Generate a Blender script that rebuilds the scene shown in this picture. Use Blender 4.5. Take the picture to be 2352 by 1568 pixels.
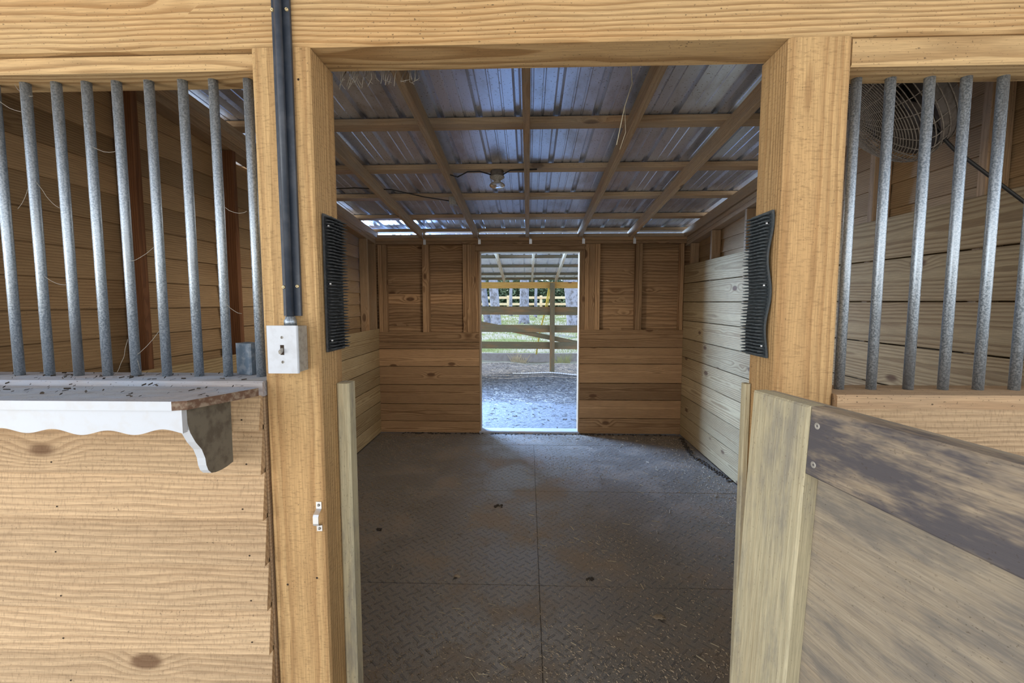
import bpy, math, random
from mathutils import Vector, Matrix
random.seed(11)
S = bpy.context.scene
for o in list(bpy.data.objects): bpy.data.objects.remove(o)
COL = S.collection
R = math.radians

# ------------------------------------------------------------------ camera
cam_d = bpy.data.cameras.new('camera'); cam = bpy.data.objects.new('camera', cam_d); COL.objects.link(cam)
cam_d.sensor_width = 36; cam_d.lens = 36*1075.6/2352; cam_d.clip_start = 0.02; cam_d.clip_end = 500
cam.location = (0, 0, 1.55)
cam.rotation_euler = (R(90-4.80), R(0.05), R(1.98))
S.camera = cam

# ------------------------------------------------------------------ view
S.view_settings.view_transform = 'Standard'; S.view_settings.look = 'None'
S.view_settings.exposure = 0.0; S.view_settings.gamma = 1; S.view_settings.use_curve_mapping = False

# ------------------------------------------------------------------ sky
W = bpy.data.worlds.new('sky'); S.world = W; W.use_nodes = True
wn = W.node_tree; wn.nodes.clear()
tc = wn.nodes.new('ShaderNodeTexCoord'); sp = wn.nodes.new('ShaderNodeSeparateXYZ'); wn.links.new(tc.outputs['Generated'], sp.inputs[0])
def ramp(src, lo, hi, c0, c1):
    r_ = wn.nodes.new('ShaderNodeMapRange'); r_.interpolation_type = 'SMOOTHSTEP'; wn.links.new(src, r_.inputs[0]); r_.inputs[1].default_value = lo; r_.inputs[2].default_value = hi
    m_ = wn.nodes.new('ShaderNodeMix'); m_.data_type = 'RGBA'; wn.links.new(r_.outputs[0], m_.inputs[0])
    for i_, c_ in ((6, c0), (7, c1)):
        if isinstance(c_, tuple): m_.inputs[i_].default_value = (*c_, 1)
        else: wn.links.new(c_, m_.inputs[i_])
    return m_.outputs[2]
rear = ramp(sp.outputs[2], 0, .6, (0.66, 0.82, 1.0), (0.36, 0.58, 1.0))      # clear blue sky over the yard
front = ramp(sp.outputs[2], 0, .6, (1.0, 0.97, 0.93), (0.75, 0.86, 1.0))     # hazy white sky on the aisle side
skyc = ramp(sp.outputs[1], -.25, .25, front, rear)
bg = wn.nodes.new('ShaderNodeBackground'); wn.links.new(skyc, bg.inputs[0]); bg.inputs[1].default_value = 2.5
wo = wn.nodes.new('ShaderNodeOutputWorld'); wn.links.new(bg.outputs[0], wo.inputs[0])

# ------------------------------------------------------------------ sun
sd = bpy.data.lights.new('sun', 'SUN'); sd.energy = 5.0; sd.angle = R(1.2); sd.color = (1, .95, .85)
sun = bpy.data.objects.new('sun', sd); COL.objects.link(sun)
sun.rotation_euler = Vector((0.62, -0.50, -0.75)).to_track_quat('-Z', 'Y').to_euler()

# ------------------------------------------------------------------ daylight through the open left end of the aisle
ad = bpy.data.lights.new('aisle_daylight', 'AREA'); ad.shape = 'RECTANGLE'; ad.size = 2.6; ad.size_y = 1.5; ad.energy = 63; ad.color = (.93, .97, 1.0)
al = bpy.data.objects.new('aisle_daylight', ad); COL.objects.link(al); al.location = (-3.75, -1.85, .95)
al.rotation_euler = (Vector((.5, 2.0, 1.2))-al.location).to_track_quat('-Z', 'Y').to_euler()

# ------------------------------------------------------------------ lamp added under the lean-to to cast the blue patch on the floor
ld = bpy.data.lights.new('lean_to_fill', 'AREA'); ld.shape = 'RECTANGLE'; ld.size = 1.2; ld.size_y = .9; ld.energy = 720; ld.color = (.32, .54, 1.0)
ll = bpy.data.objects.new('lean_to_fill', ld); COL.objects.link(ll); ll.location = (-1.95, 7.3, 2.15)
ll.rotation_euler = (Vector((1.3, 4.3, .2))-ll.location).to_track_quat('-Z', 'Y').to_euler()

# ------------------------------------------------------------------ material helpers
class NT:
    def __init__(s, name):
        s.m = bpy.data.materials.new(name); s.m.use_nodes = True; s.t = s.m.node_tree; s.t.nodes.clear()
        s.out = s.n('ShaderNodeOutputMaterial'); s.b = s.n('ShaderNodeBsdfPrincipled'); s.l(s.b.outputs[0], s.out.inputs[0])
    def n(s, k, **kw):
        x = s.t.nodes.new(k)
        for a, v in kw.items(): setattr(x, a, v)
        return x
    def l(s, a, b): s.t.links.new(a, b)
    def put(s, inp, v):
        if isinstance(v, (int, float)): inp.default_value = v
        elif isinstance(v, (tuple, list)): inp.default_value = tuple(v) if len(v) == len(inp.default_value) else (*v, 1)
        else: s.l(v, inp)
    def math(s, op, a, b=0.0, c=None, clamp=False):
        x = s.n('ShaderNodeMath', operation=op, use_clamp=clamp)
        s.put(x.inputs[0], a); s.put(x.inputs[1], b)
        if c is not None: s.put(x.inputs[2], c)
        return x.outputs[0]
    def mix(s, f, a, b, blend='MIX'):
        x = s.n('ShaderNodeMix', data_type='RGBA', blend_type=blend)
        s.put(x.inputs[0], f); s.put(x.inputs[6], a); s.put(x.inputs[7], b)
        return x.outputs[2]
    def vmul(s, v, k):
        x = s.n('ShaderNodeVectorMath', operation='MULTIPLY'); s.l(v, x.inputs[0]); x.inputs[1].default_value = k
        return x.outputs[0]
    def noise(s, v, scale=1, detail=2, rough=.5):
        x = s.n('ShaderNodeTexNoise'); s.l(v, x.inputs['Vector']); x.inputs['Scale'].default_value = scale
        x.inputs['Detail'].default_value = detail; x.inputs['Roughness'].default_value = rough
        return x.outputs[0]
    def ss(s, v, a, b, lo=0, hi=1):
        x = s.n('ShaderNodeMapRange', interpolation_type='SMOOTHSTEP'); s.put(x.inputs[0], v)
        for i, k in enumerate((a, b, lo, hi)): x.inputs[i+1].default_value = k
        return x.outputs[0]
    def attr(s, name, o='Vector'):
        x = s.n('ShaderNodeAttribute', attribute_name=name); return x.outputs[o]
    def pos(s, o='Object'): return s.n('ShaderNodeTexCoord').outputs[o]
    def bump(s, h, strength=.3, dist=.003):
        x = s.n('ShaderNodeBump'); x.inputs['Strength'].default_value = strength; x.inputs['Distance'].default_value = dist
        s.l(h, x.inputs['Height']); s.l(x.outputs[0], s.b.inputs['Normal'])
    def set(s, **kw):
        for k, v in kw.items(): s.put(s.b.inputs[k.replace('_', ' ')], v)
        return s.m

def wood(name, light, dark, knot=(.10, .045, .02), freq=105, wob=.034, ringk=.75, dirt=.5, dust=None, dustk=0, stain=0, st0=.44, staincol=(.10, .10, .115),
         rough=.8, knots=.80, tintk=.28, bump=.35, saw=0, warm=(.55, .27, .10)):
    T = NT(name); g = T.attr('gc'); tint = T.attr('tint', 'Fac')
    sx = T.n('ShaderNodeSeparateXYZ'); T.l(g, sx.inputs[0]); u, a, b = sx.outputs
    n1 = T.noise(T.vmul(g, (1.3, 6, 6)), 1, 2, .45)
    n0 = T.noise(T.vmul(g, (4.5, 22, 22)), 1, 2, .5)
    vo = T.n('ShaderNodeTexVoronoi'); T.l(T.vmul(g, (3.1, 7, 7)), vo.inputs['Vector']); vo.inputs['Scale'].default_value = 1
    cs = T.n('ShaderNodeSeparateColor'); T.l(vo.outputs['Color'], cs.inputs[0])
    gate = T.math('GREATER_THAN', cs.outputs[0], knots)
    kd = T.math('MULTIPLY', T.ss(vo.outputs['Distance'], .45, 0, 0, 1), gate)
    r = T.math('SQRT', T.math('ADD', T.math('POWER', T.math('ABSOLUTE', a), 2), T.math('POWER', T.math('ABSOLUTE', b), 2)))
    r = T.math('ADD', r, T.math('MULTIPLY', T.math('SUBTRACT', n1, .5), wob))
    r = T.math('ADD', r, T.math('MULTIPLY', T.math('SUBTRACT', n0, .5), .006))
    r = T.math('ADD', r, T.math('MULTIPLY', kd, .026))
    fr = T.math('FRACT', T.math('MULTIPLY', r, freq))
    ring = T.math('MULTIPLY', T.ss(fr, .25, .82), T.ss(fr, 1.0, .9))
    fib = T.noise(T.vmul(g, (11, 330, 330)), 1, 3, .65)
    blot = T.noise(T.vmul(g, (1.1, 5, 5)), 1, 3, .6)
    c = T.mix(T.math('MULTIPLY', ring, T.ss(blot, .25, .7, ringk*.45, ringk)), light, dark)
    c = T.mix(T.ss(blot, .42, .72, 0, .38), c, warm)
    tv = T.n('ShaderNodeCombineColor')
    m = T.math('MULTIPLY_ADD', tint, tintk*2, 1-tintk)
    for i, k in enumerate((1.0, .985, .95)): T.l(T.math('MULTIPLY', m, k), tv.inputs[i])
    c = T.mix(1, c, tv.outputs[0], 'MULTIPLY')
    fm = T.ss(fib, .3, .72, .80, 1.10); fc = T.n('ShaderNodeCombineColor')
    for i in range(3): T.l(fm, fc.inputs[i])
    c = T.mix(1, c, fc.outputs[0], 'MULTIPLY')
    if saw:
        sw = T.noise(T.vmul(g, (260, 60, 60)), 1, 2, .5)
        c = T.mix(T.ss(sw, .5, .72, 0, saw), c, tuple(k*.55 for k in dark))
    c = T.mix(T.math('MULTIPLY', T.ss(vo.outputs['Distance'], .19, .11), T.math('MULTIPLY', gate, .8)), c, knot)
    if dustk:
        dn = T.noise(T.vmul(g, (3, 9, 9)), 1, 4, .7)
        c = T.mix(T.ss(dn, .35, .75, dustk*.25, dustk), c, dust)
    if stain:
        sn = T.noise(T.vmul(g, (3.2, 13, 13)), 1, 5, .75)
        c = T.mix(T.ss(sn, st0, st0+.24, 0, stain), c, staincol)
    if dirt:
        dn = T.noise(T.vmul(g, (150, 210, 210)), 1, 2, .5)
        d2 = T.noise(T.vmul(g, (5, 9, 9)), 1, 2, .5)
        c = T.mix(T.math('MULTIPLY', T.ss(dn, .655, .72, 0, dirt), T.ss(d2, .3, .7, .3, 1)), c, (.06, .04, .025))
    h = T.math('ADD', T.math('MULTIPLY', ring, -.5), fib)
    T.bump(h, bump, .0016)
    T.set(Base_Color=c, Roughness=rough); T.b.inputs['Specular IOR Level'].default_value = .25
    return T.m

def plain(name, col, rough=.6, metal=0, noise=0, scale=60, spec=.4, dark=(.05, .05, .05), bump=0):
    T = NT(name); c = col
    if noise:
        n = T.noise(T.pos(), scale, 3, .6)
        c = T.mix(T.ss(n, .42, .66, 0, noise), col, dark)
        if bump: T.bump(n, bump, .001)
    T.set(Base_Color=c, Roughness=rough, Metallic=metal); T.b.inputs['Specular IOR Level'].default_value = spec
    return T.m

M = {}
M['pine'] = wood('fresh_pine', (.56, .39, .20), (.27, .155, .065), freq=80, wob=.055, ringk=.95, dirt=.8, tintk=.10, bump=.3, warm=(.47, .26, .10), knots=.70)
M['pine_saw'] = wood('rough_sawn_pine', (.52, .345, .165), (.28, .155, .065), freq=110, wob=.014, ringk=.65, dirt=.6, tintk=.10, saw=.35, bump=.8, warm=(.44, .255, .11), knots=.93)
M['siding'] = wood('siding_pine', (.52, .37, .225), (.28, .18, .10), freq=95, wob=.055, ringk=.68, dirt=.55, tintk=.13, saw=.30, bump=.7, warm=(.41, .275, .16), knots=.88)
M['lining'] = wood('lining_pine', (.45, .28, .15), (.19, .10, .045), freq=75, ringk=.9, dirt=.4, tintk=.26, warm=(.31, .18, .09), knots=.68)
M['lining_r'] = wood('pale_lining_pine', (.45, .335, .18), (.235, .15, .07), freq=70, ringk=.9, dirt=.3, tintk=.16, warm=(.32, .205, .095), knots=.68)
M['framing'] = wood('framing_pine', (.50, .34, .20), (.32, .19, .10), dirt=1.0, tintk=.16, dust=(.25, .19, .13), dustk=.45)
M['rafter'] = wood('rafter_pine', (.58, .42, .26), (.38, .25, .13), dirt=1.0, tintk=.14, dust=(.36, .30, .235), dustk=.6, knots=.9)
M['clad'] = wood('inner_cladding', (.48, .32, .17), (.27, .16, .075), freq=120, dirt=.5, tintk=.18, knots=.9, warm=(.28, .16, .075))
M['redwood'] = wood('reddish_framing', (.24, .105, .045), (.12, .045, .018), dirt=.4, tintk=.15, warm=(.2, .08, .03))
M['doorw'] = wood('weathered_door', (.50, .45, .31), (.38, .31, .19), freq=70, ringk=.35, dirt=.45, tintk=.05, stain=.6, staincol=(.20, .19, .175), warm=(.45, .36, .22), knots=.97, bump=.5)
M['doorrail'] = wood('weathered_rail', (.38, .31, .225), (.26, .19, .13), freq=70, ringk=.35, dirt=.5, tintk=.05, stain=.95, st0=.34, staincol=(.085, .08, .09), warm=(.36, .25, .17), knots=.97, bump=.6)
M['ply'] = wood('weathered_ply', (.37, .315, .24), (.27, .215, .15), freq=34, wob=.10, ringk=.3, dirt=.6, tintk=.05, stain=.75, st0=.40, staincol=(.15, .14, .13), warm=(.34, .265, .19), knots=.99, bump=.7)
M['dusty'] = wood('dusty_sill_wood', (.42, .42, .43), (.28, .26, .25), dirt=.9, tintk=.05, dust=(.36, .42, .52), dustk=.95, knots=.98)
M['fence'] = wood('grey_fence_wood', (.19, .18, .125), (.11, .10, .07), dirt=.3, tintk=.1, knots=.97)
M['yellow_pine'] = wood('yellow_beam', (.62, .42, .14), (.42, .25, .07), dirt=.1, tintk=.05)
M['palewood'] = wood('pale_rafter', (.72, .66, .50), (.52, .44, .30), dirt=.1, tintk=.05, knots=.97)

def galv():
    T = NT('galvanised_pipe'); p = T.pos()
    n = T.noise(p, 260, 3, .6); n2 = T.noise(T.vmul(p, (30, 30, 3)), 1, 3, .6)
    c = T.mix(T.ss(n, .38, .62), (.27, .325, .38), (.47, .53, .59)); c = T.mix(T.ss(n2, .52, .7, 0, .55), c, (.22, .23, .24))
    T.set(Base_Color=c, Roughness=T.ss(n, .3, .7, .3, .55), Metallic=.75); T.bump(n, .25, .001); return T.m
M['galv'] = galv()
def roofm():
    T = NT('roof_metal'); p = T.pos()
    n = T.noise(T.vmul(p, (5, 2, 5)), 1, 4, .65); n2 = T.noise(p, 90, 2, .5)
    c = T.mix(T.ss(n, .45, .78, 0, .7), (.70, .77, .90), (.32, .29, .27)); c = T.mix(T.ss(n2, .64, .7, 0, .7), c, (.12, .1, .08))
    T.set(Base_Color=c, Roughness=.32, Metallic=.72); return T.m
M['roof'] = roofm()
M['roof_out'] = plain('pale_roof_metal', (.93, .95, .96), .45, .1, .4, 6, dark=(.6, .62, .62))
M['tie'] = plain('bright_zinc', (.78, .80, .82), .3, .8)
M['rubber'] = plain('black_rubber', (.022, .026, .030), .5, 0, .5, 120, dark=(.07, .07, .07))
M['pad'] = plain('slate_rubber', (.045, .058, .066), .55, 0, .4, 150, dark=(.10, .10, .10))
M['conduit'] = plain('dark_blue_grey_plastic', (.030, .040, .058), .38, 0, .35, 25, dark=(.09, .10, .12))
M['white'] = plain('white_paint', (.50, .53, .575), .5, 0, .25, 30, dark=(.45, .42, .38))
M['plate'] = plain('switch_plate_white', (.50, .53, .575), .35, 0, .25, 45, dark=(.34, .34, .35))
M['boxgrey'] = plain('switch_box_grey', (.40, .38, .34), .5, .2, .5, 90, dark=(.2, .18, .15))
M['screw'] = plain('screw_metal', (.25, .24, .22), .4, .8)
M['grommet'] = plain('brass_screw', (.72, .60, .35), .35, .6)
M['hole'] = plain('dark_nail_hole', (.03, .018, .01), .9)
M['mudwhite'] = plain('mud_covered_paint', (.165, .145, .110), .9, 0, .65, 28, dark=(.07, .055, .04), bump=.6)
M['edgewood'] = plain('chipped_board_edge', (.12, .065, .04), .9, 0, .8, 60, dark=(.28, .22, .16), bump=.6)
M['bluewood'] = plain('blue_grey_painted_wood', (.10, .14, .19), .7, 0, .6, 40, dark=(.3, .33, .36))
M['fanwire'] = plain('dusty_fan_wire', (.30, .26, .215), .85, 0, .6, 120, dark=(.13, .11, .09))
M['fanbody'] = plain('dusty_fan_body', (.16, .135, .115), .85, 0, .6, 40, dark=(.08, .065, .05))
M['cable'] = plain('black_cable', (.02, .018, .016), .5)
M['glass'] = None
T = NT('lamp_glass'); T.set(Base_Color=(.9, .92, .93), Roughness=.12, Transmission_Weight=.85, IOR=1.45); M['glass'] = T.m
M['porcelain'] = plain('dusty_porcelain', (.42, .39, .34), .6, 0, .7, 120, dark=(.14, .12, .1))
M['web'] = plain('spider_silk', (.33, .30, .25), .8)
M['shaving'] = plain('wood_shaving', (.42, .33, .22), .9, 0, .6, 35, dark=(.14, .085, .045))
M['leaf'] = plain('dry_leaf', (.32, .25, .17), .8, 0, .5, 60, dark=(.14, .1, .06))
M['manure'] = plain('dark_clod', (.045, .032, .02), .95, 0, .6, 60, bump=.8)
M['bark'] = plain('grey_bark', (.29, .32, .42), .95, 0, .8, 7, dark=(.11, .11, .12), bump=.8)
M['foliage'] = plain('dark_leaves', (.06, .10, .05), .6, 0, .7, 2.2, dark=(.16, .22, .13))
M['grass'] = plain('grass_blades', (.30, .38, .16), .8, 0, .7, .9, dark=(.50, .50, .30))
M['straw'] = plain('dry_straw', (.62, .56, .42), .8, 0, .4, 9, dark=(.35, .28, .18))
M['hay'] = plain('floor_hay', (.42, .35, .23), .85, 0, .5, 12, dark=(.25, .19, .11))
M['yard_straw'] = plain('yard_straw', (.34, .32, .28), .85, 0, .5, 9, dark=(.12, .10, .08))
M['yellow'] = plain('yellow_webbing', (.75, .62, .12), .6)
M['hose'] = plain('white_corrugated_hose', (.75, .78, .80), .5)
M['curb'] = plain('grey_curb_board', (.30, .30, .33), .85, 0, .5, 9, dark=(.2, .19, .19))
M['fig'] = M['leaf']

def matfloor():
    T = NT('stall_mat_rubber'); p = T.pos('Object')
    sx = T.n('ShaderNodeSeparateXYZ'); T.l(p, sx.inputs[0])
    k = 1/.052
    # rotate 45 deg and lay alternating dashes
    X = T.math('MULTIPLY', T.math('ADD', sx.outputs[0], sx.outputs[1]), k*.707)
    Y = T.math('MULTIPLY', T.math('SUBTRACT', sx.outputs[0], sx.outputs[1]), k*.707)
    fx = T.math('SUBTRACT', T.math('FRACT', X), .5); fy = T.math('SUBTRACT', T.math('FRACT', Y), .5)
    par = T.math('MODULO', T.math('ABSOLUTE', T.math('ADD', T.math('FLOOR', X), T.math('FLOOR', Y))), 2)
    ax = T.math('ABSOLUTE', fx); ay = T.math('ABSOLUTE', fy)
    d1 = T.math('MULTIPLY', T.ss(ax, .12, .07), T.ss(ay, .47, .42)); d2 = T.math('MULTIPLY', T.ss(ay, .12, .07), T.ss(ax, .47, .42))
    dash = T.math('ADD', T.math('MULTIPLY', d1, par), T.math('MULTIPLY', d2, T.math('SUBTRACT', 1, par)))
    n = T.noise(p, 2.1, 5, .62); n2 = T.noise(p, 160, 3, .7); n3 = T.noise(p, 9, 4, .7)
    c = T.mix(T.ss(n2, .35, .7), (.105, .095, .082), (.225, .19, .15))
    c = T.mix(T.ss(n, .46, .66, 0, .75), c, (.205, .15, .10))
    c = T.mix(T.ss(n3, .62, .75, 0, .6), c, (.07, .052, .038))
    c = T.mix(T.math('MULTIPLY', dash, T.ss(n, .62, .45, .15, .65)), c, (.07, .068, .068))
    T.set(Base_Color=c, Roughness=T.ss(n, .4, .65, .36, .75)); T.b.inputs['Specular IOR Level'].default_value = .55
    T.bump(T.math('ADD', T.math('MULTIPLY', dash, .8), T.math('MULTIPLY', n2, .5)), .7, .004)
    return T.m
M['mat'] = matfloor()
def soil(name, a, b, sc=30, c2=None):
    T = NT(name); p = T.pos()
    n = T.noise(p, sc, 5, .7); m = T.noise(p, 1.3, 3, .6)
    c = T.mix(T.ss(n, .35, .65), a, b)
    if c2: c = T.mix(T.ss(m, .42, .6), c, c2)
    T.set(Base_Color=c, Roughness=.95); T.bump(n, .8, .02); return T.m
M['dirt'] = soil('packed_dirt', (.10, .075, .05), (.20, .15, .10))
M['aisle'] = soil('sandy_aisle', (.42, .36, .28), (.56, .49, .40))
def yardm():
    T = NT('yard_soil'); p = T.pos(); sx = T.n('ShaderNodeSeparateXYZ'); T.l(p, sx.inputs[0])
    n = T.noise(p, 22, 5, .75); m = T.noise(p, 1.6, 4, .6); g = T.noise(T.vmul(p, (.5, 1.2, 1)), 1, 3, .6)
    sand = T.mix(T.ss(n, .35, .7), (.17, .18, .195), (.32, .33, .345))
    mul = T.mix(T.ss(n, .38, .62), (.05, .045, .045), (.24, .235, .235))
    y = T.math('ADD', sx.outputs[1], T.math('MULTIPLY', m, 1.2))
    c = T.mix(T.ss(y, 7.8, 8.2), sand, mul)
    gr = T.mix(T.ss(n, .3, .7), (.10, .17, .06), (.27, .32, .13))
    gr = T.mix(T.ss(g, .40, .55), gr, (.36, .37, .33))
    c = T.mix(T.ss(sx.outputs[1], 12.6, 13.0), c, gr)
    T.set(Base_Color=c, Roughness=.95); T.bump(n, .9, .05); return T.m
M['yard'] = yardm()

# ------------------------------------------------------------------ mesh builder
class MB:
    def __init__(s): s.v = []; s.f = []; s.g = []; s.t = []; s.mi = []; s.sm = []
    def add(s, verts, faces, gc=None, tint=None, mi=0, smooth=False):
        n = len(s.v); s.v += [tuple(v) for v in verts]
        off = (random.uniform(0, 60), random.uniform(-.03, .03), random.uniform(.015, .05)*random.choice((1, -1)))
        if gc is None: gc = [(v[0], v[1], v[2]) for v in verts]
        s.g += [(a+off[0], b+off[1], c+off[2]) for a, b, c in gc]
        t = random.random() if tint is None else tint
        s.t += [t]*len(verts)
        s.f += [tuple(i+n for i in f) for f in faces]; s.mi += [mi]*len(faces); s.sm += [smooth]*len(faces)
    def beam(s, p0, p1, w, h, wdir=(1, 0, 0), ch=.003, tint=None, mi=0):
        """board from p0 to p1 (centre line), w along wdir, h across; chamfered long edges"""
        p0 = Vector(p0); p1 = Vector(p1); d = (p1-p0); L = d.length; d.normalize()
        wd = Vector(wdir); wd = (wd-d*wd.dot(d)).normalized(); hd = d.cross(wd)
        ch = min(ch, w*.3, h*.3)
        prof = [(-w/2+ch, -h/2), (w/2-ch, -h/2), (w/2, -h/2+ch), (w/2, h/2-ch), (w/2-ch, h/2), (-w/2+ch, h/2), (-w/2, h/2-ch), (-w/2, -h/2+ch)]
        V = []; G = []
        big = w >= h
        for l in (0, L):
            for a, b in prof:
                V.append(p0+d*l+wd*a+hd*b); G.append((l, a, b) if big else (l, b, a))
        F = [tuple(range(7, -1, -1)), tuple(range(8, 16))]+[(i, (i+1) % 8, 8+(i+1) % 8, 8+i) for i in range(8)]
        s.add(V, F, G, tint, mi)
    def box(s, X, Y, Z, g='x', ch=.003, tint=None, mi=0):
        c = [(X[0]+X[1])/2, (Y[0]+Y[1])/2, (Z[0]+Z[1])/2]; d = [X[1]-X[0], Y[1]-Y[0], Z[1]-Z[0]]
        i = 'xyz'.index(g); a = c[:]; b = c[:]; a[i] -= d[i]/2; b[i] += d[i]/2
        j = (i+1) % 3; k = (i+2) % 3; wd = [0, 0, 0]; wd[j] = 1
        s.beam(a, b, d[j], d[k], wd, ch, tint, mi)
    def prism(s, sec, x0, x1, axis='x', tint=None, mi=0, gca=None):
        """extrude 2D section (ccw) along an axis; section coordinates are the two other axes in order"""
        n = len(sec); V = []; G = []
        for x in (x0, x1):
            for a, b in sec:
                V.append({'x': (x, a, b), 'y': (a, x, b), 'z': (a, b, x)}[axis]); G.append((x, b, a))
        F = [tuple(range(n-1, -1, -1)), tuple(range(n, 2*n))]+[(i, (i+1) % n, n+(i+1) % n, n+i) for i in range(n)]
        s.add(V, F, G, tint, mi)
    def tube(s, pts, r, seg=10, mi=0, cap=True, tint=.5):
        pts = [Vector(p) for p in pts]; n = len(pts); V = []; prev = None
        for i, p in enumerate(pts):
            d = (pts[min(i+1, n-1)]-pts[max(i-1, 0)]).normalized()
            ref = prev if prev is not None else (Vector((0, 0, 1)) if abs(d.z) < .9 else Vector((1, 0, 0)))
            x = (ref-d*ref.dot(d)).normalized(); y = d.cross(x); prev = x
            rr = r[i] if isinstance(r, (list, tuple)) else r
            for k in range(seg):
                a = 2*math.pi*k/seg; V.append(p+x*math.cos(a)*rr+y*math.sin(a)*rr)
        F = [(i*seg+k, i*seg+(k+1) % seg, (i+1)*seg+(k+1) % seg, (i+1)*seg+k) for i in range(n-1) for k in range(seg)]
        s.add(V, F, None, tint, mi, True)
        if cap:
            m = len(V); base = len(s.v)-m
            s.f += [tuple(base+k for k in range(seg-1, -1, -1)), tuple(base+m-seg+k for k in range(seg))]; s.mi += [mi]*2; s.sm += [False]*2
    def lathe(s, prof, origin, axis=(0, 0, 1), seg=24, mi=0, tint=.5):
        ax = Vector(axis).normalized(); x = ax.orthogonal().normalized(); y = ax.cross(x); o = Vector(origin); V = []; n = len(prof)
        for r, z in prof:
            for k in range(seg):
                a = 2*math.pi*k/seg; V.append(o+ax*z+(x*math.cos(a)+y*math.sin(a))*max(r, 1e-4))
        F = [(i*seg+k, i*seg+(k+1) % seg, (i+1)*seg+(k+1) % seg, (i+1)*seg+k) for i in range(n-1) for k in range(seg)]
        s.add(V, F, None, tint, mi, True)
    def build(s, name, mats, parent=None, **props):
        me = bpy.data.meshes.new(name); me.from_pydata(s.v, [], s.f); me.update()
        if not isinstance(mats, (list, tuple)): mats = [mats]
        for m in mats: me.materials.append(m)
        me.polygons.foreach_set('material_index', s.mi); me.polygons.foreach_set('use_smooth', s.sm)
        a = me.attributes.new('gc', 'FLOAT_VECTOR', 'POINT'); a.data.foreach_set('vector', [c for g in s.g for c in g])
        a = me.attributes.new('tint', 'FLOAT', 'POINT'); a.data.foreach_set('value', s.t)
        o = bpy.data.objects.new(name, me); COL.objects.link(o)
        if parent is not None:
            o.parent = parent
            pm = Matrix.Translation(-world_loc(parent)); me.transform(pm)
        for k, v in props.items(): o[k] = v
        return o
def world_loc(o):
    v = Vector(o.location)
    while o.parent: o = o.parent; v += Vector(o.location)
    return v
def thing(name, loc, label=None, category=None, **props):
    o = bpy.data.objects.new(name, None); COL.objects.link(o); o.location = loc; o.empty_display_size = .1
    if label: o['label'] = label
    if category: o['category'] = category
    for k, v in props.items(): o[k] = v
    return o
def single(mb, name, mat, label, category, **props): return mb.build(name, mat, None, label=label, category=category, **props)
U = random.uniform

# ================================================================== THE SETTING
FY = 1.17          # front face of the stall front
XL, XR, YB = -1.77, 1.795, 5.45
# ---- floor
mb = MB(); mb.box((-2.3, 2.3), (1.0, 5.56), (-.25, -.022), 'x', 0); mb.build('floor', M['dirt'], kind='structure')
mb = MB(); mb.box((-5, 5), (-6, .998), (-.25, -.02), 'x', 0); mb.build('floor', M['aisle'], kind='structure')
# ---- yard ground, rising away from the barn
def gz(x, y):
    base = [(5.5, -.03), (7.5, -.05), (10.9, -.06), (13, -.12), (13.2, .02), (22, .55), (35, .95), (60, 1.6), (120, 2.5)]
    for (a, za), (b, zb) in zip(base, base[1:]):
        if y <= b: return za+(zb-za)*max(0, (y-a))/(b-a)
    return 2.5
def groundz(x, y):
    k = min(1, max(0, (y-7.6)/.8))*(1 if y < 12.6 else .6)
    return gz(x, y)+k*.05*(math.sin(x*2.1+y*1.3)+math.sin(x*5.3-y*3.1)*.5+math.sin(y*7+x)*.3)*(.4 if y < 12.6 else 1)-.03*k
mb = MB(); xs = [-40, -20, -10, -6]+[-4+i*.1 for i in range(81)]+[6, 10, 20, 40]; ys = [5.57+i*.1 for i in range(90)]+[14.6+i*.6 for i in range(40)]+[45, 60, 90, 120]
V = [(x, y, groundz(x, y)) for y in ys for x in xs]; n = len(xs)
F = [(j*n+i, j*n+i+1, (j+1)*n+i+1, (j+1)*n+i) for j in range(len(ys)-1) for i in range(n-1)]
mb.add(V, F, None, .5, 0, True); mb.build('floor', M['yard'], kind='structure')

def lapboards(mb, z0, z1, sp, xw, ya, yb, axis, inward):
    """overlapping cladding boards seen from inside: bottoms set further in, tops leaning out"""
    z = z0
    while z < z1:
        t = .018
        a = xw+inward*.004; b = xw-inward*.010
        sec = [(a, z), (a-inward*t, z), (b-inward*.006, z+sp+.02), (b, z+sp+.02)]
        if (inward > 0): sec = sec[::-1]
        if axis == 'x': mb.prism(sec, ya, yb, 'x')
        else: mb.prism(sec, ya, min(yb, 5.45-(z+sp+.02-2.325)/.09), 'y')
        z += sp

# ---- left wall
wl = thing('wall_left', (XL, 3.3, 0), kind='structure')
mb = MB(); lapboards(mb, 0, 2.53, .127, -1.865, 1.32, 5.56, 'y', 1); mb.build('cladding', M['clad'], wl)
for y in (1.345, 2.105, 2.82, 3.43, 4.04, 5.145, 5.41):
    mb = MB(); top = 2.22+.09*(5.45-y)-.002; mb.box((-1.86, -1.77), (y, y+.038), (0, top), 'z'); mb.build('stud', M['redwood' if y in (2.105, 2.82) else 'framing'], wl)
mb = MB(); z = 1.24; hs = [.245, .207, .207, .207, .207, .165]
for h in hs:
    for ya, yb in ((1.32, 5.448),): mb.box((XL, XL+.018), (ya, yb), (z-h+.004, z-.0015), 'y', .003)
    z -= h
mb.build('lining', M['lining_r'], wl)
for k in range(2):
    mb = MB(); z = 2.22+.045*k+.022; mb.beam((-1.815, 1.32, z+.09*4.13), (-1.815, 5.5, z-.09*.05), .092, .043, (1, 0, 0)); mb.build('top_plate', M['framing'], wl)
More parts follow.
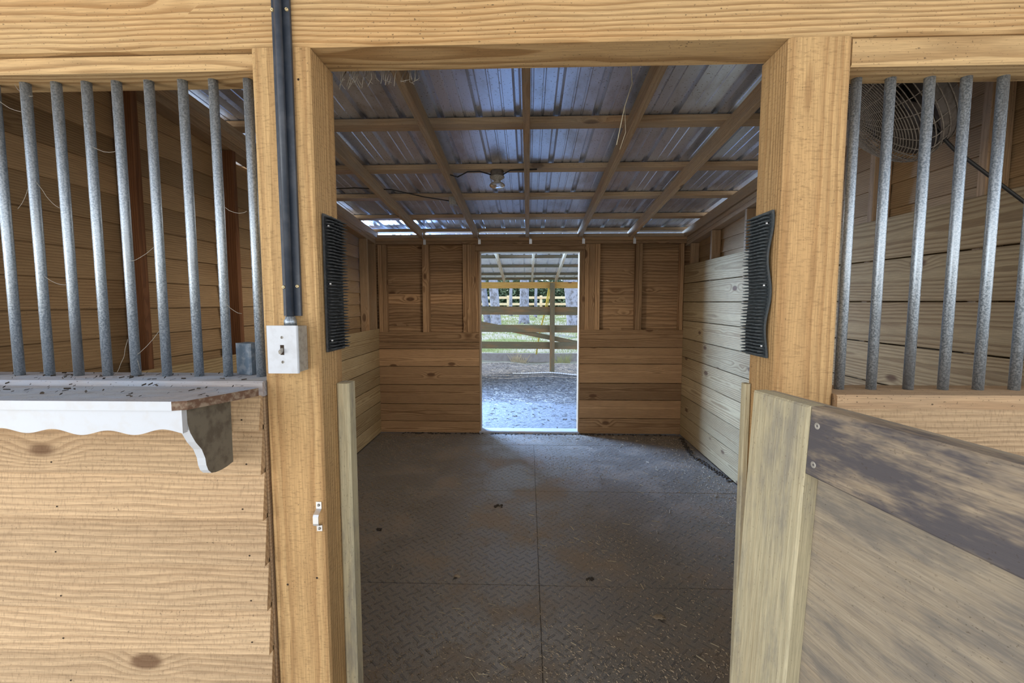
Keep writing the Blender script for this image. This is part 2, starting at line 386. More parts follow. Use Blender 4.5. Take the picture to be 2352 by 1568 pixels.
# ---- right wall
wr = thing('wall_right', (XR, 3.3, 0), kind='structure')
mb = MB(); lapboards(mb, 0, 2.53, .127, 1.89, 1.32, 5.56, 'y', -1); mb.build('cladding', M['clad'], wr)
mb = MB(); z = 1.967
for h in (.209, .209, .209, .205, .21, .22, .23, .22, .255):
    mb.box((XR-.018, XR), (1.32, 5.448), (z-h+.005, z-.0015), 'y', .003)
    z -= h
mb.build('lining', M['lining_r'], wr)
for y in (1.345, 1.95, 2.56, 3.17, 3.99, 4.72, 5.3):
    mb = MB(); mb.box((1.797, 1.886), (y, y+.04), (0, 2.19+.09*(5.45-y)-.006), 'z'); mb.build('stud', M['framing'], wr)
for k in range(2):
    mb = MB(); z = 2.19+.045*k+.022; mb.beam((1.842, 1.32, z+.09*4.13), (1.842, 5.5, z-.09*.05), .092, .043, (1, 0, 0)); mb.build('top_plate', M['rafter'], wr)
mb = MB(); mb.box((1.70, 1.776), (3.1, 5.3), (0, .012), 'y', .002); 
# ---- back wall
wb = thing('wall_back', (0, YB, 0), kind='structure')
mb = MB(); lapboards(mb, 0, 2.2, .127, 5.545, -1.86, -.60, 'x', -1); lapboards(mb, 0, 2.2, .127, 5.545, .63, 1.88, 'x', -1)
mb.build('cladding', M['lining'], wb)
mb = MB(); z = 1.202
for h in (.12, .08, .207, .218, .23, .206, .14):
    mb.box((-1.752, -.565), (YB-.02, YB), (z-h+.004, z-.0015), 'x', .003); z -= h
mb.build('lining', M['lining'], wb)
mb = MB(); z = 1.232
for h in (.207, .193, .225, .20, .218, .185):
    mb.box((.60, 1.775), (YB-.02, YB), (z-h+.004, z-.0015), 'x', .003); z -= h
mb.build('lining', M['lining'], wb)
for a, b in ((-1.752, -1.705), (-1.703, -1.66), (-1.234, -1.157), (-.76, -.712), (-.711, -.662), (-.661, -.612), (-.611, -.575), (.603, .65), (.651, .70), (.701, .765), (.766, .824), (1.231, 1.305), (1.735, 1.775)):
    mb = MB(); mb.box((a, b), (YB+.001, YB+.088), (0, 2.213), 'z'); mb.build('stud', M['lining'], wb)
mb = MB(); mb.box((-1.77, 1.795), (YB-.004, YB+.09), (2.215, 2.252), 'x'); mb.box((-1.77, 1.795), (YB-.004, YB+.09), (2.254, 2.292), 'x'); mb.build('top_plate', M['lining'], wb)
mb = MB(); mb.box((-.61, .64), (YB-.012, YB-.001), (2.130, 2.214), 'x'); mb.build('door_header', M['lining'], wb)
mb = MB(); mb.box((-1.77, 1.795), (YB+.05, YB+.085), (2.293, 2.335), 'x'); mb.build('gap_blocking', M['rafter'], wb)  # board added to cut down the bright gap above the plate
# back doorway frame
d1 = thing('door_1', (0, YB+.04, 0), kind='structure')
mb = MB(); mb.box((-.574, -.556), (YB-.022, YB+.13), (.0, 2.13), 'z'); mb.build('jamb', M['framing'], d1)
mb = MB(); mb.box((.584, .600), (YB-.022, YB+.13), (.0, 2.13), 'z'); mb.build('jamb', M['framing'], d1)
mb = MB(); mb.box((-.556, .584), (YB-.022, YB+.13), (2.118, 2.13), 'x'); mb.build('head_jamb', M['palewood'], d1)
mb = MB(); mb.box((-.574, .600), (YB-.03, YB+.13), (-.05, .03), 'x', .01); mb.build('threshold', M['dusty'], d1)

# ---- front wall
wf = thing('wall_front', (0, FY, 0), kind='structure')
def siding(x0, x1, zs, name, mat):
    mb = MB()
    for zb, zt in zs:
        sec = [(FY-.028, zb), (FY-.005, zb), (FY-.001, zt+.012), (FY-.008, zt+.012)]
        mb.prism(sec, x0, x1, 'x')
    for zb, zt in zs:
        xs_ = [x0+.25, x0+.66, x1-.045] if x0 < 0 else []
        for x in xs_:
            x += U(-.01, .01); zc = zb+.03+U(-.004, .004); y = FY-.028+.02*(.03/(zt-zb+.012))-.001
            mb.add([(x+.0026*math.cos(a), y, zc+.0022*math.sin(a)) for a in [k*math.pi/4 for k in range(8)]], [tuple(range(7, -1, -1))][:1], None, .5, 1)
    return mb.build(name, mat, wf)
zs = [1.315, 1.224, 1.110, .988, .866, .742, .620, .498, .376, .254, .132, .01]
siding(-1.9, -.683, [(b, a) for a, b in zip(zs, zs[1:])], 'siding', [M['siding'], M['hole']])
siding(.762, 1.9, [(1.175, 1.305), (1.055, 1.175), (.93, 1.055), (.8, .93), (.6, .8), (.3, .6), (.0, .3)], 'siding', [M['siding'], M['hole']])
mb = MB(); mb.box((-1.9, -.68), (FY+.001, FY+.09), (0, 1.308), 'x'); mb.build('backing', M['framing'], wf)
mb = MB(); mb.box((.757, 1.9), (FY+.001, FY+.09), (0, 1.283), 'x'); mb.build('backing', M['framing'], wf)
mb = MB(); mb.box((-3.4, 3.4), (FY, FY+.13), (2.453, 2.664), 'x'); mb.build('upper_board', M['pine'], wf)  # unseen board added to close the gap under the roof against sun
zf = [2.165-.122*k for k in range(18)]+[0]
siding(-3.4, -1.905, [(b, a) for a, b in zip(zf, zf[1:])], 'siding', [M['siding'], M['hole']])
siding(1.905, 3.4, [(b, a) for a, b in zip(zf, zf[1:])], 'siding', [M['siding'], M['hole']])
for a, b in ((-3.4, -1.9), (1.9, 3.4)):
    mb = MB(); mb.box((a, b), (FY+.001, FY+.09), (0, 2.16), 'x'); mb.build('backing', M['framing'], wf)

# ---- ceiling: purlins, rafters, ribbed metal; unseen overhang added to shade the stall front
ce = thing('ceiling', (0, 3.3, 2.6), kind='structure')
def rz(y): return 2.285+.09*(5.45-y)
for x in (-1.80, -1.235, -.60, -.012, .592, 1.17, 1.80):
    mb = MB(); mb.beam((x, -1.9, rz(-1.9)+.045), (x, 5.58, rz(5.58)+.045), .040, .09, (1, 0, 0)); mb.build('rafter', M['rafter'], ce)
for y in (-1.9, -1.2, -.5, .1, .75, 1.45, 2.17, 2.872, 3.585, 4.257, 4.93, 5.52):
    mb = MB(); z = rz(y+.045)+.09+.0195; mb.beam((-2.5, y+.045, z), (2.5, y+.045, z), .089, .038, (0, 1, -.09)); mb.build('purlin', M['rafter'], ce)
def ribbed(x0, x1, ya, yb, zf, pitch=.2286, minor=2):
    mb = MB(); px = []; x = x0
    while x < x1:
        px += [(x, 0), (x+.012, .019), (x+.032, .019), (x+.044, 0)]
        for k in range(1, minor+1):
            xm = x+.044+(pitch-.044)*k/(minor+1); px += [(xm-.008, 0), (xm-.004, .004), (xm+.004, .004), (xm+.008, 0)]
        x += pitch
    n = len(px); V = []
    for y in (ya, yb):
        for t in (0, .0012):
            V += [(a, y, zf(y)+b+t) for a, b in px]
    F = []
    for i in range(n-1):
        F += [(i, i+1, 2*n+i+1, 2*n+i), (n+i, 3*n+i, 3*n+i+1, n+i+1), (i, n+i, n+i+1, i+1), (2*n+i, 2*n+i+1, 3*n+i+1, 3*n+i)]
    mb.add(V, F, None, .5); return mb
ribbed(-2.60, 2.5, -2.2, 6.0, lambda y: rz(y)+.09+.042).build('metal_roofing', M['roof'], ce)

# ================================================================== FRONT TIMBERS
mb = MB(); mb.box((-3.4, 3.4), (FY, FY+.13), (2.166, 2.452), 'x', .006, tint=.55)
single(mb, 'header_beam', M['pine'], 'wide pine header beam running across the whole top of the stall front', 'beam')
mb = MB(); mb.box((-1.9, -.677), (FY+.02, FY+.125), (2.124, 2.165), 'x', .004, tint=.5)
single(mb, 'rail_plate', M['pine'], 'flat pine plate under the header holding the tops of the left bars', 'beam')
mb = MB(); mb.box((.757, 1.9), (FY+.006, FY+.10), (2.100, 2.165), 'x', .004, tint=.3)
single(mb, 'rail_plate', M['pine'], 'flat pine plate under the header holding the tops of the right bars', 'beam')
mb = MB(); mb.box((-.675, -.53), (FY, FY+.14), (0, 2.165), 'z', .005, tint=.45)
for z, x in ((1.02, -.545), (.80, -.64), (.82, -.56), (2.09, -.56)):
    mb.add([(x+.003*math.cos(k*.785), FY-.0005, z+.003*math.sin(k*.785)) for k in range(8)], [tuple(range(7, -1, -1))], None, .5, 1)
single(mb, 'wooden_post', [M['pine_saw'], M['hole']], 'square rough-sawn post left of the stall opening, carrying the light switch', 'post')
mb = MB(); mb.box((.61, .755), (FY, FY+.14), (0, 2.165), 'z', .008, tint=.6)
single(mb, 'wooden_post', M['pine_saw'], 'square pine post right of the stall opening, behind the half door', 'post')
mb = MB(); mb.box((-.529, -.494), (1.258, 1.31), (0, 1.327), 'z', .005, tint=.9)
single(mb, 'door_stop', M['doorw'], 'pale half-height door stop board on the left post of the opening', 'door stop')
mb = MB(); mb.box((.592, .609), (1.285, 1.31), (0, 1.327), 'z', .003, tint=.5)
single(mb, 'door_stop', M['doorw'], 'thin half-height door stop board on the inner edge of the right post', 'door stop')
# sills
mb = MB(); mb.box((-1.9, -.677), (FY-.012, FY+.135), (1.310, 1.349), 'x', .004)
single(mb, 'sill_board', M['dusty'], 'dusty grey sill board under the left row of bars, behind the white shelf', 'sill')
mb = MB(); mb.box((.757, 1.9), (FY-.012, FY+.135), (1.285, 1.323), 'x', .004)
single(mb, 'sill_board', M['framing'], 'brown sill board under the right row of bars', 'sill')

# ---- bar grilles
def grille(xs, z0, z1, label, cat='bar grille'):
    t = thing('bar_grille', (sum(xs)/len(xs), 1.24, z0), label, cat)
    base = None
    for x, x2 in xs if isinstance(xs[0], tuple) else [(x, x) for x in xs]:
        if base is None or True:
            mb = MB(); mb.tube([(x, 1.24, z0-.004), (x2, 1.24, (z0+z1)/2), (x2, 1.24, z1+.006)], .0118, 16)
            a = U(0, 6.28)
            mb.build('bar', M['galv'], t)
grille([-1.826, -1.743, -1.66, -1.576, -1.492, -1.41, -1.324, -1.240, -1.158, -1.077, -.990, -.900, -.8185, -.7265], 1.349, 2.124, 'row of upright galvanised pipes left of the opening above the white shelf')
grille([.8125, .8945, .9885, 1.0765, 1.1645, 1.255, 1.343, 1.43, 1.52, 1.61, 1.70, 1.79], 1.323, 2.100, 'row of upright galvanised pipes right of the opening above the half door')

# ---- white shelf
sh = thing('wall_shelf', (-1.2, 1.15, 1.30), 'old white wall shelf with scalloped apron and curved bracket on the left siding', 'shelf')
def plate_poly(mb, pts, z0, z1, mi_top=0, mi_side=1):
    n = len(pts); V = [(x, y, z0) for x, y in pts]+[(x, y, z1) for x, y in pts]
    mb.add(V, [tuple(range(n, 2*n))], None, .5, mi_top); 
    b = len(mb.v)-2*n
    mb.f += [tuple(b+k for k in range(n-1, -1, -1))]+[(b+i, b+(i+1) % n, b+n+(i+1) % n, b+n+i) for i in range(n)]
    mb.mi += [2]+[mi_side if i in (1, 2, 3) else 2 for i in range(n)]; mb.sm += [False]*(n+1)
mb = MB(); plate_poly(mb, [(-1.9, .964), (-.765, .964), (-.738, .975), (-.670, 1.128), (-.686, 1.139), (-1.9, 1.139)], 1.318, 1.338)
mb.build('shelf_board', [M['dusty'], M['edgewood'], M['white']], sh)
mb = MB(); V = []; nx = 150
x0, x1 = -1.9, -.7495
for i in range(nx+1):
    x = x0+(x1-x0)*i/nx; ph = (x+.752)/.1225*2*math.pi
    zb = 1.268+.0055*math.cos(ph+2.2)+.002*math.cos(ph*.33)
    for y in (.972, .986): V += [(x, y, zb), (x, y, 1.318)]
F = []
for i in range(nx):
    a = i*4; b = a+4
    F += [(a, b, b+1, a+1), (a+2, a+3, b+3, b+2), (a, a+2, b+2, b), (a+1, b+1, b+3, a+3)]
F += [(0, 1, 3, 2), (nx*4, nx*4+2, nx*4+3, nx*4+1)]
mb.add(V, F, None, .5); mb.build('apron', M['white'], sh)
def bracket(xc, nm):
    prof = [(.986, 1.317), (.9865, 1.285), (.993, 1.262), (1.008, 1.236), (1.026, 1.214), (1.036, 1.190), (1.0385, 1.172), (1.044, 1.158), (1.054, 1.148), (1.070, 1.144), (1.090, 1.1425), (1.110, 1.143), (1.136, 1.147), (1.138, 1.317)]
    # front edge painted, sides mud-splashed
    n = len(prof); h = .010; V = [(xc-h, y, z) for y, z in prof]+[(xc+h, y, z) for y, z in prof]; mb = MB()
    mb.add(V, [], None, .5); mb.f += [tuple(range(n)), tuple(range(2*n-1, n-1, -1))]+[(i, n+i, n+(i+1) % n, (i+1) % n) for i in range(n)]
    mb.mi += [1, 1]+[0]*n; mb.sm += [False]*2+[False]*n
    o = mb.build(nm, [M['white'], M['mudwhite']], sh)
bracket(-.759, 'bracket'); bracket(-1.75, 'bracket')

# ---- block of wood on the sill
mb = MB(); mb.beam((-.786, 1.285, 1.350), (-.786, 1.285, 1.437), .058, .040, (.94, -.34, 0), .004)
single(mb, 'wood_block', M['bluewood'], 'small blue-grey painted wood block on the sill between the last two left bars', 'block')

# ---- light switch
sw = thing('light_switch', (-.59, 1.17, 1.43), 'white toggle light switch box on the left post', 'light switch')
mb = MB(); mb.box((-.632, -.560), (1.119, 1.169), (1.380, 1.4915), 'z', .004); mb.build('switch_box', M['boxgrey'], sw)
mb = MB(); mb.box((-.6345, -.5575), (1.110, 1.119), (1.3775, 1.494), 'z', .003); cp_ = mb.build('cover_plate', M['plate'], sw)
mb = MB(); mb.box((-.6005, -.5915), (1.1094, 1.1102), (1.423, 1.447), 'z', 0); mb.build('toggle_slot', M['hole'], cp_)
mb = MB(); mb.beam((-.596, 1.112, 1.436), (-.596, 1.098, 1.430), .006, .009, (1, 0, 0), .001); mb.build('toggle', M['boxgrey'], cp_)
for z in (1.4655, 1.4055):
    mb = MB(); mb.lathe([(0, .0025), (.0028, .0018), (.0035, 0)], (-.596, 1.110, z), (0, -1, 0), 12); mb.box((-.5965, -.5955), (1.1072, 1.1076), (z-.0028, z+.0028), 'z', 0, mi=1); mb.build('screw', [M['boxgrey'], M['hole']], cp_)

# ---- conduit
cd = thing('conduit_cover', (-.593, 1.169, 1.5), 'dark blue-grey conduit and backing channel running up the left post from the switch', 'conduit')
mb = MB(); mb.box((-.6155, -.571), (1.160, 1.169), (1.516, 2.64), 'z', .001); mb.build('backing_channel', M['conduit'], cd)
mb = MB(); mb.tube([(-.5935, 1.150, 1.512), (-.5935, 1.150, 2.66)], .0088, 18); mb.build('pipe', M['conduit'], cd)
for x, z in ((-.6115, 1.588), (-.577, 1.590), (-.6115, 2.245), (-.577, 2.245)):
    mb = MB(); mb.lathe([(.0012, .003), (.0018, .0045), (.0035, .0042), (.0042, .0015), (.0042, 0)], (x, 1.160, z), (0, -1, 0), 14); mb.lathe([(0, .0032), (.0014, .0032)], (x, 1.160, z), (0, -1, 0), 8, mi=1); mb.build('screw', [M['grommet'], M['hole']], cd)
mb = MB(); mb.lathe([(.010, 0), (.0155, 0), (.0155, .014), (.0125, .016), (.0125, .022), (.010, .022)], (-.5935, 1.150, 1.493), (0, 0, 1), 8); mb.build('connector', M['galv'], cd)

# ---- pipe strap (latch keeper)
ls = thing('latch_keeper', (-.547, 1.17, .99), 'small galvanised two-hole strap keeper screwed to the left post', 'latch')
mb = MB(); w = .0072; path = [(0, 1.030), (0, 1.012), (.003, 1.010), (.017, 1.003), (.0205, .998), (.0205, .980), (.018, .974), (.005, .969), (0, .967), (0, .951)]
V = []; 
for d, z in path:
    for x in (-.547-w, -.547+w): V += [(x, 1.169-d-.002, z), (x, 1.169-d, z)]
F = []
for i in range(len(path)-1):
    a = i*4; b = a+4; F += [(a, a+2, b+2, b), (a+1, b+1, b+3, a+3), (a, b, b+1, a+1), (a+2, a+3, b+3, b+2)]
F += [(0, 1, 3, 2), (len(path)*4-4, len(path)*4-2, len(path)*4-1, len(path)*4-3)]
mb.add(V, F, None, .5); mb.build('strap', M['tie'], ls)
for z in (1.0215, .9585):
    mb = MB(); mb.lathe([(0, .003), (.003, .0025), (.004, 0)], (-.547, 1.167, z), (0, -1, 0), 12); mb.build('screw', M['screw'], ls)

# ---- scratching pads
def pad(x, sgn, y0, y1, z0, z1, wave, mat, label):
    t = thing('scratching_pad', (x, (y0+y1)/2, z0), label, 'scratching pad')
    mb = MB(); nz, ny = 60, 12; off = lambda z, y: sgn*(.003+wave*(.5-.5*math.cos((z-z0)/(z1-z0)*2*math.pi*2.2))*(1.2-(y-y0)/(y1-y0)))
    V = []
    for s_ in (0, 1):
        for i in range(nz+1):
            z = z0+(z1-z0)*i/nz
            for j in range(ny+1):
                ysh = .004*math.sin((z-z0)*30)*(wave > 0)
                y = y0+(y1-y0)*j/ny+ysh; V.append((x+off(z, y)+sgn*.005*s_, y, z))
    n = (nz+1)*(ny+1); F = []
    for i in range(nz):
        for j in range(ny):
            a = i*(ny+1)+j; q = (a, a+1, a+ny+2, a+ny+1); F += [q, tuple(n+k for k in q[::-1])]
    ed = [j for j in range(ny+1)]+[i*(ny+1)+ny for i in range(1, nz+1)]+[nz*(ny+1)+j for j in range(ny-1, -1, -1)]+[i*(ny+1) for i in range(nz-1, 0, -1)]
    for k in range(len(ed)): a, b = ed[k], ed[(k+1) % len(ed)]; F.append((a, a+n, b+n, b))
    mb.add(V, F, None, .5, 0, False); mb.build('pad_base', mat, t)
    mb = MB(); rows = 42; cols = 11
    for i in range(rows):
        z = z0+.008+(z1-z0-.016)*i/(rows-1)
        for j in range(cols):
            y = y0+.007+(y1-y0-.014)*j/(cols-1)+U(-.0006, .0006)
            xb = x+off(z, y)+sgn*.005; L = .017+U(-.002, .003); dz = U(-.0015, .001); r = .0026
            mb.tube([(xb-sgn*.001, y, z), (xb+sgn*L*.6, y, z+dz*.5), (xb+sgn*L, y, z+dz)], [r, r*.7, r*.25], 6)
    mb.build('bristles', mat, t, kind='stuff')
    for z in (z0+.03, (z0+z1)/2, z1-.03):
        mb = MB(); mb.lathe([(0, .004), (.003, .003), (.004, 0)], (x+sgn*.012, y0+.016, z), (sgn, 0, 0), 10); mb.build('screw', M['tie'], t)
pad(-.53, 1, 1.200, 1.312, 1.420, 1.776, 0, M['rubber'], 'black bristled rubber scratching pad on the inner face of the left post')
pad(.61, -1, 1.200, 1.312, 1.408, 1.776, .006, M['pad'], 'wavy slate-grey bristled scratching pad on the inner face of the right post')

# ---- open half door (swings towards the camera)
A = Vector((.512, 1.072, 0)); B = Vector((.612, .585, 0)); dd = (B-A).normalized(); nn = Vector((-dd.y, dd.x, 0))  # nn points away from camera side
if nn.x < 0: nn = -nn
door = thing('half_door', (A.x, A.y, 0), 'weathered half-height plywood stall door standing open on the right', 'door')
LD = 1.12
def dpt(u, w, z): return A+dd*(u-.055*(1.35-z))+nn*w+Vector((0, 0, z))
def dboard(name, quad, w0, w1, mat, ch=.004, grain='z', tint=.5):
    """quad: four (u,z) corners, thickness w0..w1; bevelled front"""
    mb = MB(); cu = sum(q[0] for q in quad)/4; cz = sum(q[1] for q in quad)/4; V = []; G = []
    ins = [(q[0]+ch*(1 if q[0] < cu else -1), q[1]+ch*(1 if q[1] < cz else -1)) for q in quad]
    for (pts, w) in ((ins, w0), (quad, w0+ch), (quad, w1)):
        for u, z in pts:
            V.append(dpt(u, w, z)); G.append((z, u, w) if grain == 'z' else (u, z, w))
    F = [(0, 1, 2, 3), (11, 10, 9, 8)]+[(a+i, a+4+i, a+4+(i+1) % 4, a+(i+1) % 4) for a in (0, 4) for i in range(4)]
    mb.add(V, F, G, tint); return mb.build(name, mat, door)
stw = .163
dboard('stile', [(0, .08), (0, 1.35), (stw, 1.349), (stw+.012, .08)], 0, .034, M['doorw'])
dboard('stile', [(LD-.15, .08), (LD-.15, 1.345), (LD, 1.345), (LD, .08)], 0, .034, M['doorw'])
dboard('top_rail', [(stw+.002, 1.213), (stw+.002, 1.349), (LD-.152, 1.345), (LD-.152, 1.195)], 0, .034, M['doorrail'], grain='u')
dboard('bottom_rail', [(stw+.002, .08), (stw+.002, .22), (LD-.152, .22), (LD-.152, .08)], 0, .034, M['doorrail'], grain='u')
dboard('panel', [(-.012, .07), (.002, 1.348), (LD-.01, 1.343), (LD-.01, .07)], .0345, .052, M['ply'], grain='u')
for u, z in ((stw+.022, 1.315), (stw+.022, 1.238)):
    mb = MB(); p = dpt(u, 0, z); mb.lathe([(0, -.001), (.003, .0005), (.0055, .001), (.0065, 0)], p, -nn, 12); mb.build('screw', M['boxgrey'], door)

# ---- fan behind the right bars
fc = Vector((1.235, 1.80, 2.268)); fn = Vector((-.72, .27, -.64)).normalized()
fan = thing('wall_fan', fc, 'dusty round caged fan tilted down from the roof behind the right bars', 'fan')
fx = fn.orthogonal().normalized(); fy = fn.cross(fx)
def ringpts(r, h, k=48): return [fc+fn*h+(fx*math.cos(2*math.pi*i/k)+fy*math.sin(2*math.pi*i/k))*r for i in range(k+1)]
mb = MB()
for i in range(28):
    r = .03+i*.0087; h = .075*math.sqrt(max(0, 1-(r/.27)**2.6))+.0
    mb.tube(ringpts(r, h), .0016, 5, cap=False)
for h in (-.02, -.045, -.07, .0): mb.tube(ringpts(.268+(.004 if h == -.02 else 0), h), .002, 5, cap=False)
for i in range(28):
    a = 2*math.pi*i/28; d = fx*math.cos(a)+fy*math.sin(a)
    mb.tube([fc+fn*(.075*math.sqrt(max(0, 1-(r/.27)**2.6)))+d*r for r in (.03, .09, .15, .2, .24, .262, .27)]+[fc+fn*-.09+d*.262], .0018, 5)
mb.build('front_grille', M['fanwire'], fan)
mb = MB(); mb.lathe([(.262, -.02), (.268, -.05), (.262, -.09), (.20, -.125), (.10, -.135), (0, -.135)], fc, fn, 40); mb.lathe([(0, -.13), (.09, -.13), (.19, -.12), (.255, -.088), (.26, -.05), (.262, -.02)], fc, fn, 40); mb.build('housing', M['fanbody'], fan)
mb = MB(); mb.lathe([(0, .074), (.05, .073), (.055, .068), (.05, .06), (0, .06)], fc, fn, 24); mb.build('badge', M['fanbody'], fan)
for k in range(3):
    mb = MB(); a0 = k*2.094
    V = []
    for i in range(9):
        r = .04+.195*i/8
        for j in (0, 1):
            a = a0+(-.35 if j == 0 else .55)*(1-.25*i/8); V.append(fc+(fx*math.cos(a)+fy*math.sin(a))*r+fn*(-.05+(.035 if j else 0)))
    V += [v-fn*.003 for v in V]
    F = [(2*i, 2*i+1, 2*i+3, 2*i+2) for i in range(8)]+[(18+2*i, 18+2*i+2, 18+2*i+3, 18+2*i+1) for i in range(8)]
    mb.add(V, F, None, .5, 0, True); mb.build('blade', M['fanbody'], fan)
mb = MB(); mb.lathe([(0, -.07), (.05, -.07), (.06, -.03), (.05, .0), (0, .005)], fc, fn, 20); mb.build('motor', M['fanbody'], fan)
mb = MB(); mb.tube([fc-fn*.13, fc-fn*.17+Vector((0, 0, .06)), (1.23, 1.86, rz(1.86)-.001)], .011, 10); mb.build('hanger', M['fanbody'], fan)
mb = MB(); mb.tube([fc-fn*.1+Vector((.0, -.02, -.03)), (1.36, 1.70, 2.16), (1.42, 1.66, 2.055), (1.60, 1.60, 1.87), (1.77, 1.55, 1.72)], .0055, 8); mb.build('power_cord', M['cable'], fan)

# ---- ceiling lamp
lf = thing('ceiling_lamp', (-.235, 3.63, 2.55), 'dusty bare ceiling lamp holder with glass bulb under the second purlin', 'lamp')
lx, ly = -.237, 3.63; z0 = rz(3.63)+.09
mb = MB(); mb.lathe([(0, 0), (.05, 0), (.05, -.04), (.0, -.04)], (lx, ly, z0), (0, 0, 1), 8); mb.build('junction_box', M['fanbody'], lf)
mb = MB(); mb.lathe([(.0, -.04), (.054, -.04), (.056, -.05), (.04, -.062), (.026, -.072), (.026, -.082), (0, -.082)], (lx, ly, z0), (0, 0, 1), 24); mb.build('lamp_holder', M['porcelain'], lf)
mb = MB(); mb.lathe([(.022, -.078), (.035, -.084), (.056, -.098), (.060, -.108), (.055, -.118), (.035, -.128), (0, -.131)], (lx, ly, z0), (0, 0, 1), 28); mb.build('bulb', M['glass'], lf)
pl = bpy.data.lights.new('stall_fill', 'SPOT'); pl.energy = 56; pl.spot_size = R(168); pl.spot_blend = .35; pl.shadow_soft_size = .08; pl.color = (1, .90, .78)  # fill lamp added below the unlit bulb to brighten the stall
po = bpy.data.objects.new('stall_fill', pl); COL.objects.link(po); po.location = (lx, ly, z0-.17)
mb = MB(); mb.tube([(lx+.04, ly, z0-.03), (lx+.10, ly-.02, z0-.002), (lx+.3, ly-.045, z0-.004)], .005, 6); mb.build('cable', M['cable'], lf)
mb = MB(); mb.tube([(lx-.04, ly, z0-.03), (lx-.13, ly-.02, z0-.008), (lx-.22, ly-.03, z0-.012), (lx-.30, ly-.01, z0-.045), (lx-.35, ly-.1, z0-.05), (-.625, 3.2, rz(3.2)+.02), (-.625, 2.6, rz(2.6)+.05), (-.625, 2.1, rz(2.1)+.05)], .005, 6); mb.build('cable', M['cable'], lf)
jb = thing('junction_box', (-.66, 4.2, 2.41), 'small grey junction box with black cable beside a rafter left of the lamp', 'junction box')
mb = MB(); mb.box((-.69, -.622), (4.12, 4.20), (2.395, 2.46), 'z', .006); mb.build('box', M['boxgrey'], jb)
mb = MB(); mb.tube([(-.69, 4.15, 2.43), (-.9, 4.1, 2.455), (-1.15, 4.0, 2.495), (-1.45, 3.95, 2.50), (-1.76, 3.95, 2.49)], .0045, 6); mb.build('cable', M['cable'], jb)
mb = MB(); mb.tube([(-.655, 4.17, 2.395), (-.65, 4.2, 2.36), (-.64, 4.22, 2.33)], .003, 5); mb.build('wire_tail', M['web'], jb)

# ---- hurricane ties on rafter ends
for x, lab in ((-1.235, 'far left rafter end'), (-.60, 'rafter end above the left side of the back doorway'), (-.012, 'middle rafter end above the doorway'), (.592, 'rafter end above the right side of the back doorway'), (1.17, 'rafter end right of the doorway')):
    mb = MB(); xx = x+.0215; zt = rz(5.43)
    P_ = [((xx, 5.40), (xx, 5.43), zt+.06), ((xx, 5.40), (xx, 5.43), zt+.005), ((xx, 5.415), (xx+.018, 5.438), zt-.012), ((xx, 5.4445), (xx+.03, 5.4445), zt-.02), ((xx, 5.4445), (xx+.03, 5.4445), zt-.075)]
    V = []
    for a, b, z in P_: V += [(a[0], a[1], z), (b[0], b[1], z), (a[0]+.0015, a[1]-.0015, z), (b[0]+.0015, b[1]-.0015, z)]
    F = []
    for i in range(4):
        a = i*4; b = a+4; F += [(a, a+1, b+1, b), (a+2, b+2, b+3, a+3), (a, b, b+2, a+2), (a+1, a+3, b+3, b+1)]
    mb.add(V, F, None, .5)
    single(mb, 'metal_tie', M['tie'], 'small silver strap tie on the '+lab, 'tie', group='metal ties on the rafter ends')

# ---- rubber mats on the floor
names = {(0, 0): 'near left', (1, 0): 'near right', (0, 1): 'middle left', (1, 1): 'middle right', (0, 2): 'far left', (1, 2): 'far right'}
rows = [(1.215, 2.453), (2.456, 3.742), (3.745, 4.99)]; cols = [(-1.748, .062), (.065, 1.775)]
lab = {(0, 0): 'dark rubber floor mat just inside the opening on the left', (1, 0): 'dark rubber floor mat just inside the opening on the right',
       (0, 1): 'dark rubber floor mat in the middle row of the stall on the left', (1, 1): 'dark rubber floor mat in the middle row of the stall on the right',
       (0, 2): 'dark rubber floor mat towards the back wall on the left', (1, 2): 'blue-lit rubber floor mat towards the back wall on the right'}
for j, (ya, yb) in enumerate(rows):
    for i, (xa, xb) in enumerate(cols):
        mb = MB(); mb.box((xa, xb), (ya, yb), (-.0215, 0), 'x', .003)
        single(mb, 'rubber_mat', M['mat'], lab[(i, j)], 'floor mat', group='rubber floor mats in the stall')
mb = MB(); mb.box((-1.748, 1.775), (4.993, 5.428), (-.0215, 0), 'x', .003)
single(mb, 'rubber_mat', M['mat'], 'narrow rubber mat strip along the foot of the back wall', 'floor mat', group='rubber floor mats in the stall')

# ---- litter on the floor (stuff)
def litter(n, fx_, zf, smin, smax, name, mat, label, cat, thick=.25):
    mb = MB()
    for _ in range(n):
        x, y = fx_(); z = zf(x, y)+.0015; L = U(smin, smax); w = L*U(.08, thick); a = U(0, math.pi); c, s_ = math.cos(a), math.sin(a)
        h = U(.0005, .004); t = U(-.002, .004)
        mb.add([(x-c*L/2-s_*w/2, y-s_*L/2+c*w/2, z), (x+c*L/2-s_*w/2, y+s_*L/2+c*w/2, z+t), (x+c*L/2+s_*w/2, y+s_*L/2-c*w/2, z+t+h), (x-c*L/2+s_*w/2, y-s_*L/2-c*w/2, z+h)], [(3, 2, 1, 0)], None, None)
    return single(mb, name, mat, label, cat, kind='stuff')
def shav():
    while True:
        x = U(-1.7, 1.74); y = 1.25+4.1*random.random()**1.3
        d = .30+.5*math.exp(-((x+1.4)**2+(y-4.9)**2)/.7)+.5*math.exp(-((x-1.6)**2)/.05)+.3*math.exp(-((y-5.3)**2)/.03)+.35*(math.sin(x*3.1+y*2.3)*math.sin(y*2.7-x*1.3) > .35)
        d += .3*math.exp(-((x+.3)**2+(y-2.1)**2)/.12)+.5*(y < 2)
        if random.random() < d: return x, y
